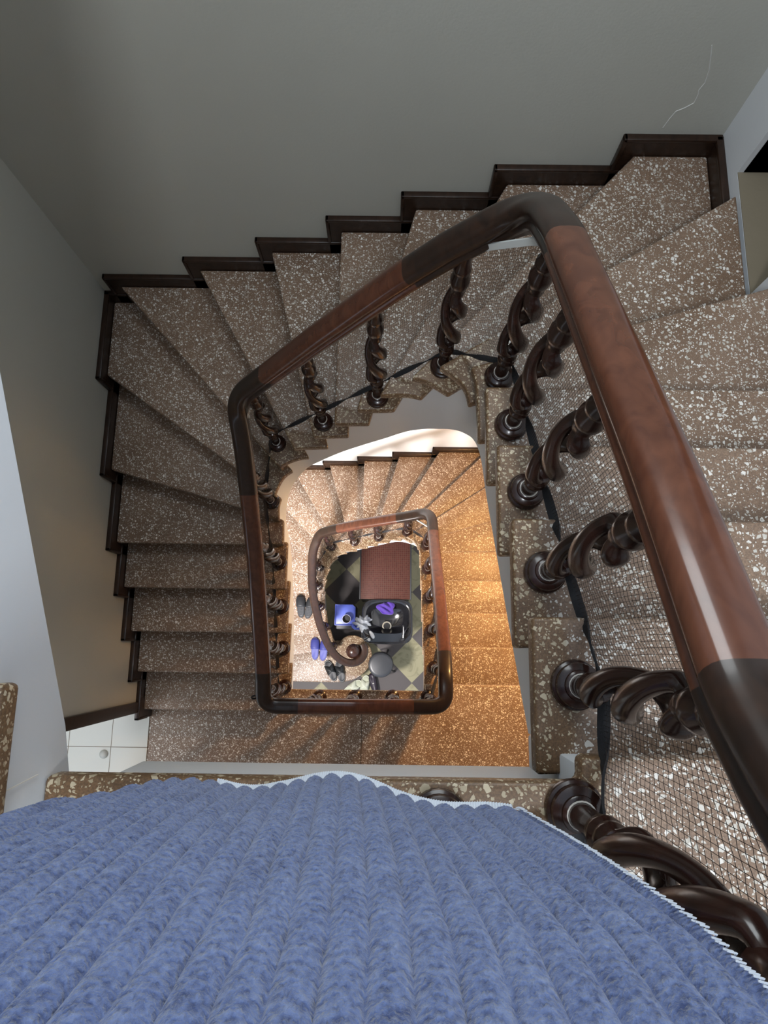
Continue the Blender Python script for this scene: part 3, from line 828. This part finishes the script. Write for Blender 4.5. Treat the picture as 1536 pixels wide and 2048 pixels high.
# purple cloth in the basin
def crumple(name, mat, loc, a, b_, hgt, seed, label, cat, n=34, rim=None, ragged=.0):
    rr = random.Random(seed); ph = [(rr.uniform(3, 9), rr.uniform(3, 9), rr.uniform(0, 6.28)) for _ in range(7)]
    mm = MB(); vs = []; fs = []; R = 12
    for j in range(R + 1):
        r = j / R
        for i in range(n):
            g = 2 * PI * i / n
            out = 1 + .13 * math.sin(3 * g + ph[0][2]) + .09 * math.sin(5 * g + ph[1][2]) + ragged * math.sin(9 * g + ph[2][2]) + ragged * .6 * math.sin(16 * g + ph[3][2])
            x = a * r * math.cos(g) * (1 + (out - 1) * r); y = b_ * r * math.sin(g) * (1 + (out - 1) * r)
            z = sum(math.sin(k1 * x / a + k2 * y / b_ + p) for k1, k2, p in ph) / 7
            z = hgt * (.5 + z) * (1 - .75 * r ** 3) + (rim(x, y) if rim else 0)
            vs.append((x, y, z))
    for j in range(R):
        for i in range(n):
            k = (i + 1) % n; fs.append((j * n + i, j * n + k, (j + 1) * n + k, (j + 1) * n + i))
    mm.add(vs, fs); o = mm.build(name, mat, None, smooth=70, scale=1); o.location = loc
    so = o.modifiers.new('thickness', 'SOLIDIFY'); so.thickness = .003
    return tag(o, label, cat)
crumple('cloth', plain('purple_cloth', (.055, .018, .24), .8, sheen=.3), P3(.05, 2.62, -39.0 + .45), .105, .08, .05, 5, 'crumpled purple cloth lying on the back edge of the black basin', 'cloth', rim=lambda x, y: -.32 * max(0, -y - .01))
GL, ntg, bg = newmat('clear_plastic'); bg.inputs['Base Color'].default_value = (.45, .48, .52, 1); bg.inputs['Roughness'].default_value = .25; bg.inputs['Transmission Weight'].default_value = .55
crumple('plastic_bag', GL, P3(-1.5, 1.62, -38.35), .10, .085, .06, 11, 'crumpled translucent plastic bag hanging on the left rim of the basin', 'bag', n=64, ragged=.16, rim=lambda x, y: -.35 * abs(x) - .25 * max(0, y))

# blue topped trolley with a dark cup
BLUE = plain('blue_plastic', (.10, .14, .52), .35, noise=.12, nscale=14)
t = empty('trolley', P3(-2.72, 2.15, -42)); tag(t, 'small black trolley with a square periwinkle blue tray top, left of the basin', 'trolley')
m = MB(); m.box(-.11, .13, -.17, .12, .06, .5); m.build('body', MATBLACK, t, scale=1, bevel=.015)
m = MB()
pl_ = [(-.125, -.125), (.095, -.125), (.125, -.085), (.125, .09), (.09, .125), (-.125, .125)]
m.prism(pl_, .5, .512)
for i in range(6):
    a = Vector(pl_[i]); c = Vector(pl_[(i + 1) % 6]); nn = Vector((-(c - a).y, (c - a).x)).normalized() * .008
    m.prism([tuple(a), tuple(c), tuple(c + nn), tuple(a + nn)], .505, .535)
tag(m.build('tray_top', BLUE, t, scale=1, bevel=.003), 'periwinkle blue tray with one cut corner')
for sx in (-.09, .1):
    for sy in (-.14, .09):
        m = MB(); m.lathe([(.02, 0), (.024, .02), (.02, .045), (.01, .06)], (sx, sy, 0), 14); m.build('caster', MATBLACK, t, smooth=50, scale=1)
t = empty('cup', (-2.61 * U, 1.87 * U, -42 * U + .512)); tag(t, 'dark round cup with a pale rim standing on the blue tray', 'cup')
m = MB(); m.lathe([(.04, 0), (.047, .01), (.052, .07), (.046, .07), (.042, .012), (.001, .012)], n=28); m.build('bowl', MATBLACK, t, smooth=50, scale=1)
m = MB(); m.tube([(.05 * math.cos(2 * PI * i / 28), .05 * math.sin(2 * PI * i / 28), .071) for i in range(28)], .0035, 6, closed=True); tag(m.build('rim', plain('pale_rim', (.5, .5, .62), .3), t, smooth=60, scale=1), 'pale rim')
# blue lid leaning by the tray
crumple('rag', plain('blue_rag', (.07, .10, .38), .8), P3(-1.95, 1.4, -39.1), .05, .045, .03, 21, 'small blue rag bunched at the corner of the blue tray', 'rag')

# stool
t = empty('stool', P3(-.28, -1.1, -42)); tag(t, 'round black vinyl stool standing on the checker tiles by the scroll newel', 'stool')
zs = 2.5 * U
m = MB(); m.lathe([(.0, -.03), (.135, -.03), (.148, -.022), (.150, .0), (.148, .02), (.138, .032), (.11, .037), (.001, .04)], (0, 0, zs), 44); m.build('seat', VINYL, t, smooth=60, scale=1)
for i in range(4):
    a = PI / 4 + i * PI / 2 + .3
    m = MB(); m.tube([(.09 * math.cos(a), .09 * math.sin(a), zs - .02), (.19 * math.cos(a), .19 * math.sin(a), 0.012)], .011, 10); m.lathe([(.014, 0), (.016, .02), (.01, .03)], (.19 * math.cos(a), .19 * math.sin(a), 0), 12); m.build('leg', MATBLACK, t, smooth=50, scale=1)
m = MB(); m.tube([(.15 * math.cos(2 * PI * i / 30), .15 * math.sin(2 * PI * i / 30), .17) for i in range(30)], .007, 8, closed=True); m.build('foot_ring', MATBLACK, t, smooth=60, scale=1)

# ---- shoes
def outline(L, W, s, n=40):
    """foot outline, toe to +y ; s=-1 left foot, 1 right foot"""
    o = []
    for i in range(n):
        g = 2 * PI * i / n; c, q = math.cos(g), math.sin(g)
        y = L / 2 * math.copysign(abs(q) ** .85, q)
        w = W / 2 * (1.0 + .10 * (y / (L / 2)) - .12 * math.exp(-((y + .02) / .05) ** 2))
        o.append((w * math.copysign(abs(c) ** .8, c) + s * .006 * (y / (L / 2)), y))
    return o
def slipper(name, loc, rz, s, cs, ci, label, group=None, L=.27, W=.105, cross=False, ridged=False):
    t = empty(name, loc, rz); tag(t, label, 'slipper', 'slippers and sandals left on the bottom steps')
    m = MB(); ol = outline(L, W, s); n = len(ol); vs = []
    for k, z in ((.94, 0), (1, .008), (1, .026), (.97, .031)): vs += [(x * k, y * k, z) for x, y in ol]
    fs = [tuple(range(n))[::-1]] + [(j * n + i, j * n + (i + 1) % n, (j + 1) * n + (i + 1) % n, (j + 1) * n + i) for j in range(3) for i in range(n)] + [tuple(range(3 * n, 4 * n))]
    m.add(vs, fs); so = m.build('sole', cs, t, smooth=50, scale=1)
    m = MB(); vs = [(x * .86, y * .9, .0305) for x, y in ol] + [(x * .82, y * .87, .034) for x, y in ol]
    fs = [tuple(range(n, 2 * n))] + [(i, (i + 1) % n, (i + 1) % n + n, i + n) for i in range(n)]
    m.add(vs, fs)
    if ridged:
        for k in range(7):
            y = -.10 + k * .018; m.box(-.036, .036, y, y + .004, .033, .0365)
        for k in range(4):
            x = -.03 + k * .019; m.box(x, x + .004, -.105, .02, .033, .0365)
    m.build('insole', ci, so, smooth=50, scale=1)
    def strap(y0, y1, hgt, sk=0, nm='strap'):
        m = MB(); A = 14; B = 8; vs = []; fs = []
        for j in range(B + 1):
            fy = j / B
            for i in range(A + 1):
                a = PI * i / A; c = math.cos(a); y = y0 + (y1 - y0) * fy + sk * c * .5
                w = W / 2 * (1.02 + .10 * (y / (L / 2))) * 1.03 * max(.05, 1 - (max(0, y) / (L / 2)) ** 4) ** .5
                vs.append((c * w + s * .006 * y / (L / 2), y, .012 + hgt * (1 - .55 * fy * fy) * math.sin(a) ** .7))
        for j in range(B):
            for i in range(A):
                a = j * (A + 1) + i; fs.append((a, a + 1, a + A + 2, a + A + 1))
        m.add(vs, fs); o = m.build(nm, cs, t, smooth=60, scale=1)
        md = o.modifiers.new('thickness', 'SOLIDIFY'); md.thickness = .005
        return o
    if cross: strap(-.015, .05, .062, .06); strap(-.01, .055, .066, -.06)
    else: strap(-.005, .122, .058)
    return t
DG = plain('dark_grey_rubber', (.014, .016, .020), .55); DGI = plain('dark_grey_insole', (.030, .033, .04), .6)
BLS = plain('blue_rubber', (.035, .042, .20), .5); BLI = plain('blue_insole', (.06, .068, .27), .55)
BK = plain('black_rubber', (.014, .016, .018), .4); BKI = plain('black_insole', (.02, .022, .026), .5)
PG = plain('pale_green_rubber', (.50, .52, .42), .5); PGI = plain('pale_green_insole', (.42, .44, .33), .6)
slipper('slipper', P3(-5.57, 2.62, -38), 0.03, -1, DG, DGI, 'dark grey slipper with waffle insole, left of the highest pair on the steps', ridged=True)
slipper('slipper', P3(-4.98, 2.55, -38), -.16, 1, DG, DGI, 'dark grey slipper with waffle insole, right of the highest pair, partly under the rail', ridged=True)
slipper('slipper', P3(-4.75, -.10, -40), -.02, -1, BLS, BLI, 'blue slipper on the left of the blue pair on the second step')
slipper('slipper', P3(-4.14, -.16, -40), -.06, 1, BLS, BLI, 'blue slipper on the right of the blue pair, against the rail')
slipper('slipper', P3(-3.72, -1.58, -41), .38, -1, BK, BKI, 'black cross-strap sandal on the left of the black pair on the bottom step', cross=True)
slipper('slipper', P3(-3.06, -1.62, -41), .28, 1, BK, BKI, 'black cross-strap sandal on the right of the black pair, under the rail scroll', cross=True)
slipper('slipper', P3(-2.25, -2.72, -42), -1.02, -1, PG, PGI, 'pale green clog turned sideways on the ground floor tiles', cross=True)
slipper('slipper', P3(-1.40, -2.62, -42), -.12, 1, PG, PGI, 'pale green clog pointing straight ahead between its pair and a dark shoe', cross=True)
# dark shoe
t = empty('shoe', P3(-.78, -2.45, -42), .3); tag(t, 'dark purple-black shoe on the tiles beside the pale green clogs', 'shoe')
m = MB(); ol = outline(.27, .10, 1); n = len(ol); vs = []
for k, z in ((.97, 0), (1, .01), (1, .022), (.97, .03)): vs += [(x * k, y * k, z) for x, y in ol]
fs = [tuple(range(n))[::-1]] + [(j * n + i, j * n + (i + 1) % n, (j + 1) * n + (i + 1) % n, (j + 1) * n + i) for j in range(3) for i in range(n)] + [tuple(range(3 * n, 4 * n))]
m.add(vs, fs); m.build('sole', BK, t, smooth=50, scale=1)
m = MB(); vs = []
for k, z in ((.96, .028), (.95, .05), (.82, .072), (.55, .085), (.3, .088)):
    vs += [(x * k, y * (k * .5 + .5) + .0, z + (-.25 * (y - .02) * (1 - k) if 1 else 0)) for x, y in ol]
fs = [(j * n + i, j * n + (i + 1) % n, (j + 1) * n + (i + 1) % n, (j + 1) * n + i) for j in range(4) for i in range(n)] + [tuple(range(4 * n, 5 * n))]
m.add(vs, fs); m.build('upper', plain('purple_black_leather', (.022, .016, .028), .35), t, smooth=60, scale=1)
m = MB(); m.box(-.012, .012, -.006, .01, .086, .0905); tag(m.build('tongue_label', plain('pale_label', (.6, .6, .58), .5), t, scale=1, bevel=.002), 'small pale tab')

# ------------------------------------------------------------------ light
def area(name, loc, target, size, power, col, sy=None):
    l = bpy.data.lights.new(name, 'AREA'); l.energy = power; l.color = col; l.size = size
    if sy: l.shape = 'RECTANGLE'; l.size_y = sy
    o = link(bpy.data.objects.new(name, l)); o.location = P3(*loc)
    d = Vector(P3(*target)) - Vector(P3(*loc)); o.rotation_euler = d.to_track_quat('-Z', 'Y').to_euler()
    return o
def point(name, loc, power, col, r=.06):
    l = bpy.data.lights.new(name, 'POINT'); l.energy = power; l.color = col; l.shadow_soft_size = r
    o = link(bpy.data.objects.new(name, l)); o.location = P3(*loc); return o
def spot(name, loc, target, power, col, ang, r=.06, blend=.5):
    l = bpy.data.lights.new(name, 'SPOT'); l.energy = power; l.color = col; l.shadow_soft_size = r; l.spot_size = math.radians(ang); l.spot_blend = blend
    o = link(bpy.data.objects.new(name, l)); o.location = P3(*loc)
    d = Vector(P3(*target)) - Vector(P3(*loc)); o.rotation_euler = d.to_track_quat('-Z', 'Y').to_euler(); return o
w = bpy.data.worlds.new('world'); S.world = w; w.use_nodes = True
w.node_tree.nodes['Background'].inputs[0].default_value = (.70, .82, 1.0, 1)
w.node_tree.nodes['Background'].inputs[1].default_value = .5
area('landing_window', (.5, 10.9, 7.6), (1.2, -2, 0), 1.25, 20, (.90, .97, 1.0))
area('overhead_fill', (.5, -4.5, 13.5), (0, 2, 0), .4, 20, (.9, .95, 1.0))  # unseen overhead fill, added as bounce to lift the north wall
spot('stair_wall_lamp', (6.6, 6.2, -12.6), (5.6, 3.2, -24), 125, (1.0, .53, .18), 150, .10, 1.0)
spot('ground_stair_lamp', (-7.8, -4.6, -25.2), (-2.0, 8.0, -32), 380, (1.0, .95, .93), 156, .22, 1.0)
area('side_room_window', (-15, -5, -14), (-9, -4.5, -21), 1.0, 5.5, (.95, .97, 1.0))

S.view_settings.view_transform = 'Standard'; S.view_settings.look = 'None'; S.view_settings.gamma = 1
S.view_settings.use_curve_mapping = False
S.view_settings.exposure = 1.3
